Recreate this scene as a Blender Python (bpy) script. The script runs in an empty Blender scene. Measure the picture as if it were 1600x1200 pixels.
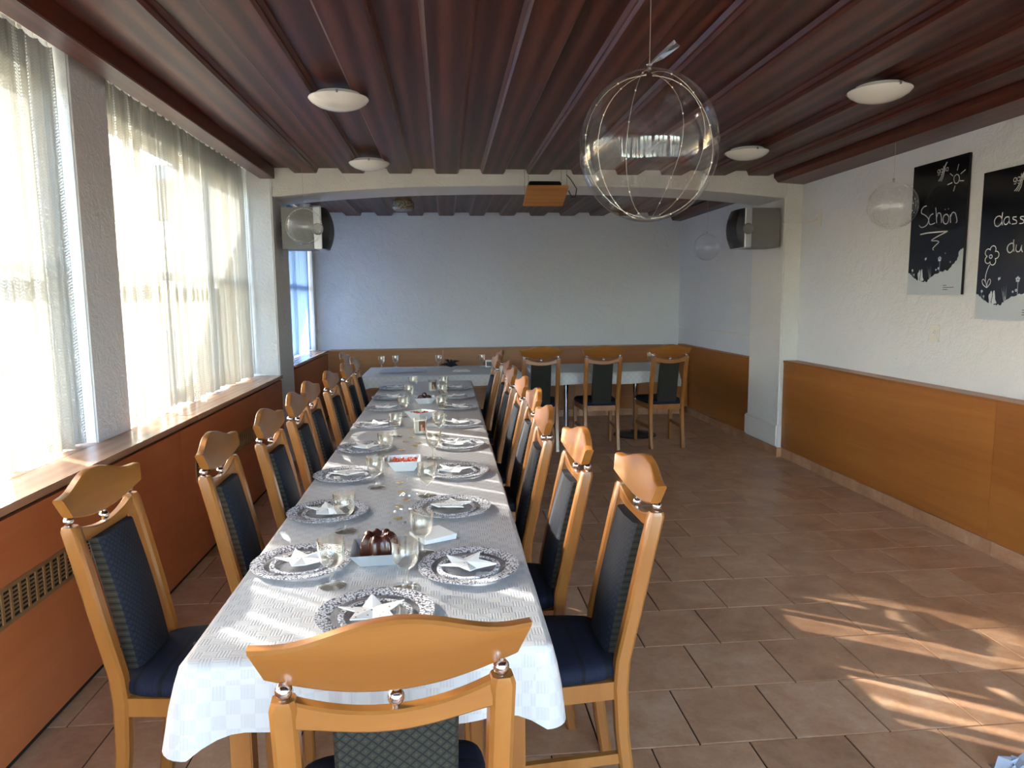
import bpy, bmesh, math, random
from mathutils import Vector, Matrix
random.seed(7)
PI = math.pi
S = bpy.context.scene
COL = S.collection

# ---------------------------------------------------------------- camera
F_PX, YAW, PITCH, ROLL, CAM_H = 1111.8, .0912, .1213, -.0099, 1.5
cy_, sy_, cp_, sp_ = math.cos(YAW), math.sin(YAW), math.cos(PITCH), math.sin(PITCH)
fwd = Vector((sy_*cp_, cy_*cp_, -sp_))
r0 = Vector((cy_, -sy_, 0)); u0 = r0.cross(fwd)
rgt = math.cos(ROLL)*r0 + math.sin(ROLL)*u0
upv = -math.sin(ROLL)*r0 + math.cos(ROLL)*u0
cam_d = bpy.data.cameras.new('camera')
cam_d.sensor_fit = 'HORIZONTAL'; cam_d.sensor_width = 36.0
cam_d.lens = 36.0*F_PX/1600.0
cam_d.clip_start = .05; cam_d.clip_end = 300
cam = bpy.data.objects.new('camera', cam_d); COL.objects.link(cam)
m = Matrix((rgt, upv, -fwd)).transposed().to_4x4(); m.translation = (0, 0, CAM_H)
cam.matrix_world = m
S.camera = cam

# ---------------------------------------------------------------- world, sun, exposure
SUN_AZ = Vector((.80, -.60, 0)).normalized(); SUN_EL = math.radians(24.0)
W = bpy.data.worlds.new('world'); S.world = W; W.use_nodes = True
nt = W.node_tree; nt.nodes.clear()
wo = nt.nodes.new('ShaderNodeOutputWorld'); wb = nt.nodes.new('ShaderNodeBackground')
sk = nt.nodes.new('ShaderNodeTexSky'); sk.sky_type = 'NISHITA'; sk.sun_disc = False
sk.sun_elevation = SUN_EL; sk.sun_rotation = math.atan2(-SUN_AZ.x, -SUN_AZ.y)
sk.air_density = 1.0; sk.dust_density = 2.5; sk.ozone_density = 1.0
wb.inputs['Strength'].default_value = .95
nt.links.new(sk.outputs[0], wb.inputs['Color']); nt.links.new(wb.outputs[0], wo.inputs[0])
sun_d = bpy.data.lights.new('sun', 'SUN'); sun_d.energy = 11.0; sun_d.angle = .0095; sun_d.color = (1, .96, .90)
sun = bpy.data.objects.new('sun', sun_d); COL.objects.link(sun)
travel = Vector((SUN_AZ.x*math.cos(SUN_EL), SUN_AZ.y*math.cos(SUN_EL), -math.sin(SUN_EL)))
sun.rotation_euler = travel.to_track_quat('-Z', 'Y').to_euler(); sun.location = (-8, 12, 8)
S.view_settings.view_transform = 'Standard'; S.view_settings.look = 'None'
S.view_settings.gamma = 1.0; S.view_settings.use_curve_mapping = False
S.view_settings.exposure = 2.65
try:
    S.cycles.use_denoising = True
    S.cycles.max_bounces = 10; S.cycles.diffuse_bounces = 5; S.cycles.glossy_bounces = 4
    S.cycles.transmission_bounces = 6; S.cycles.transparent_max_bounces = 24
    S.cycles.sample_clamp_indirect = 6.0
    S.cycles.caustics_reflective = False; S.cycles.caustics_refractive = False
except Exception:
    pass

# ---------------------------------------------------------------- materials
MATS = {}
class N:
    """small node helper"""
    def __init__(s, name):
        s.m = bpy.data.materials.new(name); s.m.use_nodes = True
        s.t = s.m.node_tree; s.t.nodes.clear()
        s.out = s.t.nodes.new('ShaderNodeOutputMaterial'); MATS[name] = s.m
    def n(s, typ, **k):
        nd = s.t.nodes.new(typ)
        for a, v in k.items():
            if hasattr(nd, a): setattr(nd, a, v)
        return nd
    def l(s, a, b): s.t.links.new(a, b)
    def coord(s, scale=(1, 1, 1), loc=(0, 0, 0), rnd=0.0):
        tc = s.n('ShaderNodeTexCoord'); mp = s.n('ShaderNodeMapping')
        mp.inputs['Scale'].default_value = scale; mp.inputs['Location'].default_value = loc
        src = tc.outputs['Object']
        if rnd:
            oi = s.n('ShaderNodeObjectInfo'); mm = s.n('ShaderNodeVectorMath', operation='MULTIPLY_ADD')
            cb = s.n('ShaderNodeCombineXYZ')
            for i in range(3): s.l(oi.outputs['Random'], cb.inputs[i])
            s.l(cb.outputs[0], mm.inputs[0]); mm.inputs[1].default_value = (rnd, rnd*1.7, rnd*.6)
            s.l(src, mm.inputs[2]); src = mm.outputs[0]
        s.l(src, mp.inputs['Vector']); return mp.outputs[0]
    def noise(s, vec, scale=5, detail=4, rough=.55, dist=0.0):
        x = s.n('ShaderNodeTexNoise'); s.l(vec, x.inputs['Vector'])
        x.inputs['Scale'].default_value = scale; x.inputs['Detail'].default_value = detail
        x.inputs['Roughness'].default_value = rough; x.inputs['Distortion'].default_value = dist
        return x.outputs['Fac']
    def ramp(s, fac, stops):
        x = s.n('ShaderNodeValToRGB'); e = x.color_ramp.elements
        while len(e) < len(stops): e.new(.5)
        for i, (p, c) in enumerate(stops):
            e[i].position = p; e[i].color = (*c, 1) if len(c) == 3 else c
        s.l(fac, x.inputs[0]); return x.outputs[0]
    def math(s, op, a, b=None, c=None):
        x = s.n('ShaderNodeMath', operation=op)
        for i, v in enumerate((a, b, c)):
            if v is None: continue
            if isinstance(v, (int, float)): x.inputs[i].default_value = v
            else: s.l(v, x.inputs[i])
        return x.outputs[0]
    def mix(s, fac, a, b):
        x = s.n('ShaderNodeMix', data_type='RGBA')
        for sock, v in ((x.inputs[0], fac), (x.inputs[6], a), (x.inputs[7], b)):
            if isinstance(v, (int, float)): sock.default_value = v
            elif isinstance(v, tuple): sock.default_value = (*v, 1)
            else: s.l(v, sock)
        return x.outputs[2]
    def bump(s, h, strength=.2, dist=.01):
        x = s.n('ShaderNodeBump'); x.inputs['Strength'].default_value = strength
        x.inputs['Distance'].default_value = dist; s.l(h, x.inputs['Height']); return x.outputs[0]
    def pbr(s, color=None, rough=.5, metal=0.0, normal=None, spec=.5, coat=0.0, coat_rough=.15):
        b = s.n('ShaderNodeBsdfPrincipled')
        def put(k, v):
            if v is None: return
            if isinstance(v, (int, float)): b.inputs[k].default_value = v
            elif isinstance(v, tuple): b.inputs[k].default_value = (*v, 1)
            else: s.l(v, b.inputs[k])
        put('Base Color', color); put('Roughness', rough); put('Metallic', metal)
        b.inputs['Specular IOR Level'].default_value = spec
        b.inputs['Coat Weight'].default_value = coat; b.inputs['Coat Roughness'].default_value = coat_rough
        if normal is not None: s.l(normal, b.inputs['Normal'])
        s.l(b.outputs[0], s.out.inputs[0]); return b

def srgb(r, g, b):
    f = lambda c: (c/255/12.92) if c/255 <= .04045 else ((c/255+.055)/1.055)**2.4
    return (f(r), f(g), f(b))

def plain(name, rgb, rough=.5, metal=0.0, spec=.5, coat=0.0):
    N(name).pbr(srgb(*rgb), rough, metal, None, spec, coat)

def wood(name, dark, mid, light, axis='Y', rough=.38, grain=1.0, coat=0.0, rnd=3.0, bump=.05, rings=1.0, spec=.5):
    n = N(name)
    st = {'X': (.5, 9, 9), 'Y': (9, .5, 9), 'Z': (9, 9, .5)}[axis]
    v = n.coord(st, rnd=rnd)
    a = n.noise(v, 1.6*rings, 5, .6, 1.2)
    w = n.n('ShaderNodeTexWave', wave_type='BANDS', bands_direction={'X': 'Y', 'Y': 'X', 'Z': 'X'}[axis])
    n.l(v, w.inputs['Vector']); w.inputs['Scale'].default_value = .55*rings
    w.inputs['Distortion'].default_value = 7; w.inputs['Detail'].default_value = 2.5; w.inputs['Detail Scale'].default_value = .8
    fine = n.noise(n.coord(tuple(c*7 for c in st), rnd=rnd), 2.2, 3, .7)
    f = n.math('ADD', n.math('MULTIPLY', a, .55), n.math('ADD', n.math('MULTIPLY', w.outputs['Fac'], .28*grain), n.math('MULTIPLY', fine, .2*grain)))
    c = n.ramp(f, [(.22, srgb(*dark)), (.5, srgb(*mid)), (.8, srgb(*light))])
    n.pbr(c, rough, 0, n.bump(f, bump, .004), spec, coat)

for nm_, ax_ in (('beech', 'Z'), ('beech_across', 'X')):
    wood(nm_, (138, 84, 34), (156, 102, 47), (170, 120, 63), ax_, rough=.30, grain=.4, coat=.25, spec=.5, rings=.7)
wood('veneer', (138, 82, 32), (160, 98, 40), (178, 118, 56), 'Y', rough=.36, grain=.8, rnd=2.0, rings=.6)
wood('veneer_across', (138, 82, 32), (160, 98, 40), (178, 118, 56), 'X', rough=.36, grain=.8, rnd=2.0, rings=.6)
wood('cover_wood', (172, 96, 54), (192, 112, 66), (206, 130, 80), 'Y', rough=.36, grain=.5, rnd=2.0, rings=.6)
wood('sill_wood', (150, 110, 84), (176, 134, 104), (196, 156, 124), 'Y', rough=.25, grain=.7, rnd=2.0)
wood('ceiling_stain', (40, 16, 13), (66, 28, 22), (100, 56, 46), 'Y', rough=.40, grain=1.25, rnd=5.0, bump=.35, rings=.6, coat=.0, spec=.32)
wood('ceiling_edge', (70, 32, 23), (90, 45, 34), (110, 60, 46), 'Y', rough=.35, grain=.7, rnd=5.0)
wood('shelf_wood', (176, 118, 62), (196, 138, 78), (208, 152, 92), 'X', rough=.45, grain=.5)

def plaster(name, rgb, scale=14, strength=.35):
    n = N(name); v = n.coord()
    a = n.noise(v, scale, 5, .62, .6); b = n.noise(v, scale*7, 3, .6)
    h = n.math('ADD', a, n.math('MULTIPLY', b, .3))
    t = n.noise(v, 1.1, 3)
    c = n.mix(t, srgb(*[x-5 for x in rgb]), srgb(*[min(255, x+3) for x in rgb]))
    n.pbr(c, .85, 0, n.bump(h, strength, .02), .3)
plaster('plaster', (226, 229, 232), 9, .6)
plaster('plaster_rough', (240, 238, 232), 42, .8)

def tile_mat():
    n = N('tile'); v = n.coord(rnd=9.0)
    a = n.noise(v, 5, 6, .62, .5); b = n.noise(v, 26, 4, .6); d = n.noise(v, 90, 2, .6)
    f = n.math('ADD', n.math('MULTIPLY', a, .62), n.math('ADD', n.math('MULTIPLY', b, .25), n.math('MULTIPLY', d, .13)))
    oi = n.n('ShaderNodeObjectInfo')
    f = n.math('ADD', f, n.math('MULTIPLY', n.math('SUBTRACT', oi.outputs['Random'], .5), .12))
    c = n.ramp(f, [(.28, srgb(150, 108, 78)), (.5, srgb(182, 138, 104)), (.72, srgb(205, 168, 136))])
    n.pbr(c, n.math('ADD', n.math('MULTIPLY', b, .22), .24), 0, n.bump(f, .12, .004), .5)
tile_mat()
plain('grout', (24, 17, 13), .95, spec=.1)
plain('white_paint', (232, 230, 224), .5)
plain('white_plastic', (226, 224, 218), .35)
plain('lamp_glass', (236, 236, 230), .18, spec=.6)
plain('chrome', (215, 215, 218), .12, 1.0)
plain('steel', (150, 150, 152), .3, 1.0)
plain('brass', (170, 140, 90), .3, 1.0)
plain('black_plastic', (18, 18, 19), .4)
plain('black_metal', (22, 22, 24), .45, .4)
plain('speaker_grey', (118, 117, 112), .5)
plain('silver_plastic', (196, 198, 200), .3, .6)
plain('board_black', (9, 10, 15), .12)
plain('board_pale', (186, 196, 204), .3)
plain('chalk', (214, 216, 216), .8)
plain('fine_print', (70, 76, 84), .7)
plain('porcelain', (226, 228, 228), .15, spec=.6)
plain('tray_silver', (196, 202, 206), .2, .35)
plain('chocolate', (62, 28, 20), .22, coat=.3)
plain('cracker_red', (190, 70, 28), .5)
plain('wax', (240, 238, 230), .4)
plain('photo_brown', (110, 72, 54), .4)
plain('photo_skin', (206, 150, 124), .4)
plain('gold', (206, 170, 110), .35, .5)
plain('dark_void', (16, 14, 13), .9)
plain('grille_metal', (150, 112, 72), .4, .3)
plain('dark_leaf', (24, 22, 24), .6)
plain('paper', (236, 236, 234), .7)
plain('pale_cloth', (176, 184, 196), .6)
plain('outside_ground', (92, 94, 84), .9)
plain('copper_wire', (196, 190, 176), .35, .6)

def clear(name, tint, refl=.06, edge=.55, rough=.03, power=4.0):
    n = N(name)
    tr = n.n('ShaderNodeBsdfTransparent'); tr.inputs[0].default_value = (*tint, 1)
    gl = n.n('ShaderNodeBsdfGlossy'); gl.inputs['Roughness'].default_value = rough; gl.inputs[0].default_value = (1, 1, 1, 1)
    lw = n.n('ShaderNodeLayerWeight'); lw.inputs['Blend'].default_value = .5      # Schlick term of a thin clear wall
    f = n.math('ADD', n.math('MULTIPLY', n.math('POWER', lw.outputs['Facing'], power), edge), refl)
    mx = n.n('ShaderNodeMixShader'); n.l(f, mx.inputs[0]); n.l(tr.outputs[0], mx.inputs[1]); n.l(gl.outputs[0], mx.inputs[2])
    n.l(mx.outputs[0], n.out.inputs[0])
clear('balloon_film', (.985, .985, .985), .045, .6)
clear('cup_plastic', (.985, .985, .955), .07, 1.0, power=2.2)
clear('plate_clear', (.94, .94, .95), .06, .4)
clear('window_glass', (.96, .97, .97), .03, .8)
clear('crystal', (.9, .9, .92), .2, 1.0)

def fabric_lattice(name, base, line, scale, both=True):
    n = N(name); tc = n.n('ShaderNodeTexCoord'); sx = n.n('ShaderNodeSeparateXYZ'); n.l(tc.outputs['Object'], sx.inputs[0])
    p = n.math('MULTIPLY', n.math('ADD', sx.outputs['X'], sx.outputs['Z']), scale)
    q = n.math('MULTIPLY', n.math('SUBTRACT', sx.outputs['X'], sx.outputs['Z']), scale)
    fp = n.math('ABSOLUTE', n.math('SUBTRACT', n.math('FRACT', p), .5))
    fq = n.math('ABSOLUTE', n.math('SUBTRACT', n.math('FRACT', q), .5))
    mx = n.math('MAXIMUM', fp, fq); mn = n.math('MINIMUM', fp, fq)
    ln = n.math('GREATER_THAN', mx, .40); dot = n.math('LESS_THAN', n.math('MAXIMUM', fp, fq), .13)
    fac = n.math('MAXIMUM', n.math('MULTIPLY', n.math('SUBTRACT', 1.0, ln), .55), n.math('MULTIPLY', dot, 1.0)) if both else ln
    c = n.mix(fac, srgb(*base), srgb(*line))
    n.pbr(c, .7, 0, n.bump(mx, .3, .003), .35)
fabric_lattice('back_fabric_front', (11, 14, 23), (32, 39, 54), 52, True)
fabric_lattice('back_fabric_rear', (14, 16, 18), (56, 55, 44), 52, True)
def seat_fabric():
    n = N('seat_fabric'); v = n.coord()
    w = n.n('ShaderNodeTexWave', wave_type='BANDS', bands_direction='Y'); n.l(v, w.inputs['Vector']); w.inputs['Scale'].default_value = 4.4
    fine = n.n('ShaderNodeTexWave', wave_type='BANDS', bands_direction='Y'); n.l(v, fine.inputs['Vector']); fine.inputs['Scale'].default_value = 60
    c = n.mix(n.math('GREATER_THAN', w.outputs['Fac'], .93), srgb(15, 20, 40), srgb(7, 8, 15))
    n.pbr(c, .8, 0, n.bump(fine.outputs['Fac'], .3, .002), .3)
seat_fabric()

def cloth_mat():
    n = N('tablecloth'); tc = n.n('ShaderNodeTexCoord'); sx = n.n('ShaderNodeSeparateXYZ'); n.l(tc.outputs['Object'], sx.inputs[0])
    ch = n.n('ShaderNodeTexChecker'); n.l(tc.outputs['Object'], ch.inputs[0]); ch.inputs['Scale'].default_value = 34
    s1 = n.math('SINE', n.math('MULTIPLY', sx.outputs['X'], 900)); s2 = n.math('SINE', n.math('MULTIPLY', sx.outputs['Y'], 900))
    h = n.n('ShaderNodeMix', data_type='FLOAT'); n.l(ch.outputs['Fac'], h.inputs[0]); n.l(s1, h.inputs[2]); n.l(s2, h.inputs[3])
    cr = n.noise(n.coord((1.2, 3.2, 1)), 3, 3, .5, .4)
    hh = n.math('ADD', n.math('MULTIPLY', h.outputs[0], .10), n.math('MULTIPLY', cr, 1.6))
    c = n.mix(ch.outputs['Fac'], srgb(188, 186, 186), srgb(195, 193, 192))
    n.pbr(c, .38, 0, n.bump(hh, .35, .006), .5)
cloth_mat()

def beaded():
    n = N('silver_beading'); v = n.coord()
    x = n.n('ShaderNodeTexVoronoi', feature='F1'); n.l(v, x.inputs['Vector']); x.inputs['Scale'].default_value = 190
    c = n.ramp(x.outputs['Distance'], [(.0, srgb(250, 250, 252)), (.45, srgb(232, 232, 236)), (.62, srgb(120, 116, 122)), (1, srgb(90, 86, 92))])
    n.pbr(c, .25, .15, n.bump(x.outputs['Distance'], -.6, .003), .6)
beaded()
def napkin_mat():
    n = N('dotted_paper'); v = n.coord(rnd=4.0)
    x = n.n('ShaderNodeTexVoronoi', feature='F1'); n.l(v, x.inputs['Vector']); x.inputs['Scale'].default_value = 62
    f = n.math('LESS_THAN', x.outputs['Distance'], .16)
    n.pbr(n.mix(f, srgb(240, 239, 236), srgb(150, 136, 108)), .75, 0, None, .3)
napkin_mat()

def curtain_mat(name, lace=True, tint=(196, 198, 190), trans=.085):
    n = N(name); tc = n.n('ShaderNodeTexCoord'); sx = n.n('ShaderNodeSeparateXYZ'); n.l(tc.outputs['UV'], sx.inputs[0])
    u, v = sx.outputs['X'], sx.outputs['Y']
    col = n.math('FRACT', n.math('DIVIDE', u, .042))
    tri = n.math('MULTIPLY', n.math('ABSOLUTE', n.math('SUBTRACT', col, .5)), .030)
    row = n.math('FRACT', n.math('DIVIDE', n.math('ADD', v, tri), .0135))
    hole = n.math('LESS_THAN', row, .48)
    incol = n.math('LESS_THAN', n.math('ABSOLUTE', n.math('SUBTRACT', col, .5)), .44)
    hole = n.math('MULTIPLY', hole, incol)
    cb = n.n('ShaderNodeCombineXYZ'); n.l(u, cb.inputs[0])
    streak_noise = n.noise(cb.outputs[0], 9.0, 2, .6)           # clearer bands added across the cloth to let streaks of sun through
    streak_band = n.ramp(streak_noise, [(.545, (.0, .0, .0)), (.61, (1, 1, 1))])
    if lace:
        tf = n.math('ADD', n.math('ADD', .03, n.math('MULTIPLY', streak_band, .14)), n.math('MULTIPLY', hole, n.math('ADD', .13, n.math('MULTIPLY', streak_band, .38))))
    else:
        tf = n.math('ADD', .04, n.math('MULTIPLY', streak_band, .05))
    df = n.n('ShaderNodeBsdfDiffuse'); df.inputs[0].default_value = (*srgb(*tint), 1)
    tl = n.n('ShaderNodeBsdfTranslucent'); tl.inputs[0].default_value = (*[c_*trans for c_ in srgb(*tint)], 1)
    m1 = n.n('ShaderNodeMixShader'); m1.inputs[0].default_value = .5; n.l(df.outputs[0], m1.inputs[1]); n.l(tl.outputs[0], m1.inputs[2])
    tr = n.n('ShaderNodeBsdfTransparent')
    m2 = n.n('ShaderNodeMixShader'); n.l(tf, m2.inputs[0]); n.l(m1.outputs[0], m2.inputs[1]); n.l(tr.outputs[0], m2.inputs[2])
    n.l(m2.outputs[0], n.out.inputs[0])
curtain_mat('lace_curtain'); curtain_mat('sheer_curtain', False, (112, 150, 214), .45)  # sheer cloth: the blue of the skylight is put into its tint

# ---------------------------------------------------------------- mesh helpers
class MB:
    def __init__(s): s.v = []; s.f = []; s.mi = []; s.uv = None
    def add(s, vs, fs, mi=0):
        o = len(s.v); s.v += [tuple(p) for p in vs]; s.f += [tuple(i+o for i in f) for f in fs]; s.mi += [mi]*len(fs); return s
    def box(s, x0, x1, y0, y1, z0, z1, mi=0):
        return s.add([(x0,y0,z0),(x1,y0,z0),(x1,y1,z0),(x0,y1,z0),(x0,y0,z1),(x1,y0,z1),(x1,y1,z1),(x0,y1,z1)],
            [(0,3,2,1),(4,5,6,7),(0,1,5,4),(1,2,6,5),(2,3,7,6),(3,0,4,7)], mi)
    def loft(s, rings, closed=False, cap=True, mi=0):
        k = len(rings[0]); vs = [p for r in rings for p in r]; fs = []
        n = len(rings)
        for i in range(n if closed else n-1):
            for j in range(k):
                a, b = i*k+j, i*k+(j+1) % k; c, d = ((i+1) % n)*k+(j+1) % k, ((i+1) % n)*k+j
                fs.append((a, b, c, d))
        if cap and not closed: fs += [tuple(range(k-1, -1, -1)), tuple((n-1)*k+j for j in range(k))]
        return s.add(vs, fs, mi)
    def tube(s, pts, r, k=8, mi=0, closed=False):
        pts = [Vector(p) for p in pts]; rings = []; n = len(pts)
        rr = r if isinstance(r, (list, tuple)) else [r]*n
        prev = None
        for i, p in enumerate(pts):
            a = pts[(i-1) % n] if (closed or i > 0) else p; b = pts[(i+1) % n] if (closed or i < n-1) else p
            t = (b-a).normalized()
            if prev is None: x = t.orthogonal().normalized()
            else: x = (prev-t*prev.dot(t)); x = x.normalized() if x.length > 1e-6 else t.orthogonal().normalized()
            prev = x; y = t.cross(x)
            rings.append([p+rr[i]*(math.cos(2*PI*j/k)*x+math.sin(2*PI*j/k)*y) for j in range(k)])
        return s.loft(rings, closed, True, mi)
    def lathe(s, prof, k=24, c=(0, 0, 0), mi=0, sx=1.0):
        rings = [[(c[0]+r*math.cos(2*PI*j/k)*sx, c[1]+r*math.sin(2*PI*j/k), c[2]+z) for j in range(k)] for r, z in prof]
        return s.loft(rings, False, True, mi)
    def ball(s, c, r, k=12, mi=0):
        return s.lathe([(max(1e-4, r*math.sin(PI*i/(k//2+2))), -r*math.cos(PI*i/(k//2+2))) for i in range(k//2+3)], k, c, mi)
    def prism(s, poly, z0, z1, axis='Z', mi=0):
        def P(a, b, h): return {'Z': (a, b, h), 'X': (h, a, b), 'Y': (a, h, b)}[axis]
        k = len(poly)
        return s.add([P(a, b, z0) for a, b in poly]+[P(a, b, z1) for a, b in poly],
            [tuple(range(k-1, -1, -1)), tuple(range(k, 2*k))]+[(i, (i+1) % k, (i+1) % k+k, i+k) for i in range(k)], mi)
    def mesh(s, name, mats, smooth=False, bevel=0.0):
        me = bpy.data.meshes.new(name); me.from_pydata(s.v, [], s.f); 
        for q in (mats if isinstance(mats, (list, tuple)) else [mats]): me.materials.append(MATS[q])
        for p, i in zip(me.polygons, s.mi): p.material_index = i
        bm = bmesh.new(); bm.from_mesh(me); bmesh.ops.recalc_face_normals(bm, faces=bm.faces)
        if bevel: bmesh.ops.bevel(bm, geom=[e for e in bm.edges if e.calc_face_angle(0) > .5], offset=bevel, segments=2, affect='EDGES', clamp_overlap=True)
        bm.to_mesh(me); bm.free()
        if smooth:
            me.shade_smooth()
            me.set_sharp_from_angle(angle=math.radians(40))
        return me
    def build(s, name, mats, parent=None, smooth=False, bevel=0.0, loc=None):
        return link(name, s.mesh(name, mats, smooth, bevel), parent, loc)

def link(name, me, parent=None, loc=None, rz=0.0):
    o = bpy.data.objects.new(name, me); COL.objects.link(o)
    if parent is not None: o.parent = parent
    if loc is not None: o.location = loc
    if rz: o.rotation_euler = (0, 0, rz)
    return o
def tag(o, label=None, cat=None, group=None, kind=None):
    if label: o['label'] = label
    if cat: o['category'] = cat
    if group: o['group'] = group
    if kind: o['kind'] = kind
    return o
def empty(name, loc=(0, 0, 0), rz=0.0):
    o = bpy.data.objects.new(name, None); COL.objects.link(o); o.location = loc; o.rotation_euler = (0, 0, rz)
    o.empty_display_size = .05; return o
def copy_tree(o, parent=None):
    c = o.copy(); COL.objects.link(c); c.parent = parent
    for ch in list(o.children): copy_tree(ch, c)
    return c
def lerp(a, b, t): return a+(b-a)*t
ORD = ['nearest', 'second', 'third', 'fourth', 'fifth', 'sixth', 'seventh', 'eighth', 'ninth']

# ---------------------------------------------------------------- dimensions of the room
XR, XL, YB, YF = 3.21, -1.85, 9.40, -1.4        # right wall, window plane, back wall, wall behind the camera
ZC = 2.592                                       # recessed ceiling boards
Y_ARCH0, Y_ARCH1 = 6.27, 6.81
SILL = .855; COVER_X = -1.42; PIL_X = -1.605

# floor: grout bed and single tiles in half-bond
fl = MB().box(-1.9, 3.3, YF-.1, YB+.1, -.08, -.0055).build('floor', 'grout'); tag(fl, kind='structure')
TP = .338
TX0, TY0 = 2.4342*TP, 6.3989*TP                  # seam grid found in the photograph
tile_me = MB().box(-TP/2+.0026, TP/2-.0026, -TP/2+.0026, TP/2-.0026, -.006, 0).mesh('tile', 'tile', bevel=.0012)
cells = []
for r in range(-16, 24):
    y = TY0+(r+.5)*TP
    if y < YF-TP/2 or y > YB-TP/2: continue
    off = .5*r
    x = TX0+off*TP
    x -= math.ceil((x-(-1.80+TP/2))/TP)*TP - TP
    x -= TP
    while x < 3.22-TP/2+.12:
        if x+TP > -1.46: cells.append((x, y))
        x += TP
near = sorted([c for c in cells if c[1] > 1.0], key=lambda c: c[1]+.05*abs(c[0]-1.2))[:296]
ns = set(near); rest = MB()
for c in cells:
    if c in ns:
        link('tile', tile_me, fl, (c[0]+TP/2, c[1], 0))
    else:
        a = TP/2-.0022
        rest.box(c[0]+TP/2-a, c[0]+TP/2+a, c[1]-a, c[1]+a, -.006, 0)
tag(rest.build('tile_field', 'tile', fl), kind='stuff')

# walls
wr = empty('wall_right'); tag(wr, kind='structure')
MB().box(XR, XR+.25, YF, Y_ARCH1+.1, 0, 2.75).build('plaster_face', 'plaster', wr)
MB().box(3.13, XR+.25, Y_ARCH1+.1, YB, 0, 2.75).build('plaster_face', 'plaster', wr)
MB().box(3.05, XR+.1, Y_ARCH0, 6.95, 0, 2.62).build('pillar', 'plaster_rough', wr, bevel=.012)
MB().box(3.03, XR+.1, Y_ARCH0-.015, 6.97, .09, .30).build('pillar_foot', 'plaster_rough', wr, bevel=.012)
MB().box(3.108, 3.14, 7.0, YB, 1.075, 1.085).build('wall_ledge', 'white_paint', wr)
# wainscot panels with their top ledge
yy = [YF, .65, 2.18, 3.70, Y_ARCH0-.015]
for a, b in zip(yy[:-1], yy[1:]):
    MB().box(3.08, 3.10, a+.001, b-.001, .09, .885).build('wainscot_panel', 'veneer', wr)
MB().box(3.074, XR+.02, YF, Y_ARCH0-.015, .885, .90).build('wainscot_ledge', 'veneer', wr, bevel=.002)
MB().box(3.06, 3.08, 6.97, 9.2, .09, .855).build('wainscot_panel', 'veneer', wr)
MB().box(3.055, 3.14, 6.97, 9.2, .855, .868).build('wainscot_ledge', 'veneer', wr, bevel=.002)
bb = empty('baseboard_right'); tag(bb, kind='structure')
sk_me = MB().box(0, .012, .0015, TP-.0015, 0, .085).mesh('skirting_tile', 'tile', bevel=.001)
k = 0
y = YF
while y < Y_ARCH0-TP:
    link('skirting_tile', sk_me, bb, (3.082, y, 0)); y += TP
MB().box(3.082, 3.094, y+.0015, Y_ARCH0-.02, 0, .085).build('skirting_tile', 'tile', bb)
MB().box(3.094, 3.11, YF, Y_ARCH0, 0, .10).build('mortar_strip', 'grout', bb)
y = 7.0
while y < 8.7:
    link('skirting_tile', sk_me, bb, (3.055, y, 0)); y += TP
MB().box(3.036, 3.05, 6.262, 6.98, 0, .085).build('skirting_tile', 'tile', bb)
MB().box(3.036, 3.20, 6.248, 6.262, 0, .085).build('skirting_tile', 'tile', bb)

wb_ = empty('wall_back'); tag(wb_, kind='structure')
MB().box(-2.1, XR+.25, YB, YB+.2, 0, 2.75).build('plaster_face', 'plaster', wb_)
xs = [-1.50, -.05, 1.45, 3.06]
for a, b in zip(xs[:-1], xs[1:]):
    MB().box(a+.001, b-.001, 9.2, 9.22, .05, .835).build('wainscot_panel', 'veneer_across', wb_)
MB().box(-1.50, 3.06, 9.192, YB, .835, .85).build('wainscot_ledge', 'veneer_across', wb_, bevel=.002)
wf = empty('wall_front'); tag(wf, kind='structure')
WF = [(-1.45, -.05), (.15, 1.55), (1.75, 3.10)]
for a, b in ((-2.1, -1.45), (-.05, .15), (1.55, 1.75), (3.10, XR+.25)): MB().box(a, b, YF-.2, YF, 0, 2.75).build('pier', 'plaster', wf)
for a, b in WF:
    MB().box(a, b, YF-.2, YF, 0, .40).build('parapet', 'plaster', wf); MB().box(a, b, YF-.2, YF, 2.46, 2.75).build('lintel', 'plaster', wf)

# left wall: piers between the windows, parapet and lintel
wl = empty('wall_left'); tag(wl, kind='structure')
WIN = [(-1.2, .35), (.78, 3.38), (3.73, 6.25), (6.83, 9.25)]
XO = -1.95
piers = [(YF, -1.2), (.35, .78), (3.38, 3.73)]
for a, b in piers:
    MB().box(XO-.05, PIL_X, a, b, 0, 2.68).build('pier', 'plaster', wl, bevel=.008)
MB().box(XO-.05, -1.43, Y_ARCH0-.02, Y_ARCH1, 0, 2.60).build('pier', 'plaster', wl, bevel=.01)
MB().box(XO-.05, -1.66, 9.25, YB, 0, 2.68).build('pier', 'plaster', wl)
for a, b in WIN:
    MB().box(XO-.05, -1.74, a, b, 0, SILL-.03).build('parapet', 'plaster', wl)
    MB().box(XO-.05, -1.78, a, b, 2.50, 2.68).build('lintel', 'plaster', wl)

# arch beam
NA = 26
arc = []
for i in range(NA+1):
    t = i/NA; x = lerp(-1.43, 3.05, t); e = abs(2*t-1)
    arc.append((x, 2.455-.10*e**2.6))
poly = [(-1.43, 2.62)]+arc+[(3.05, 2.62)]
tag(MB().prism(poly, Y_ARCH0, Y_ARCH1, 'Y').build('wall_arch', 'plaster_rough', bevel=.006), kind='structure')

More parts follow.
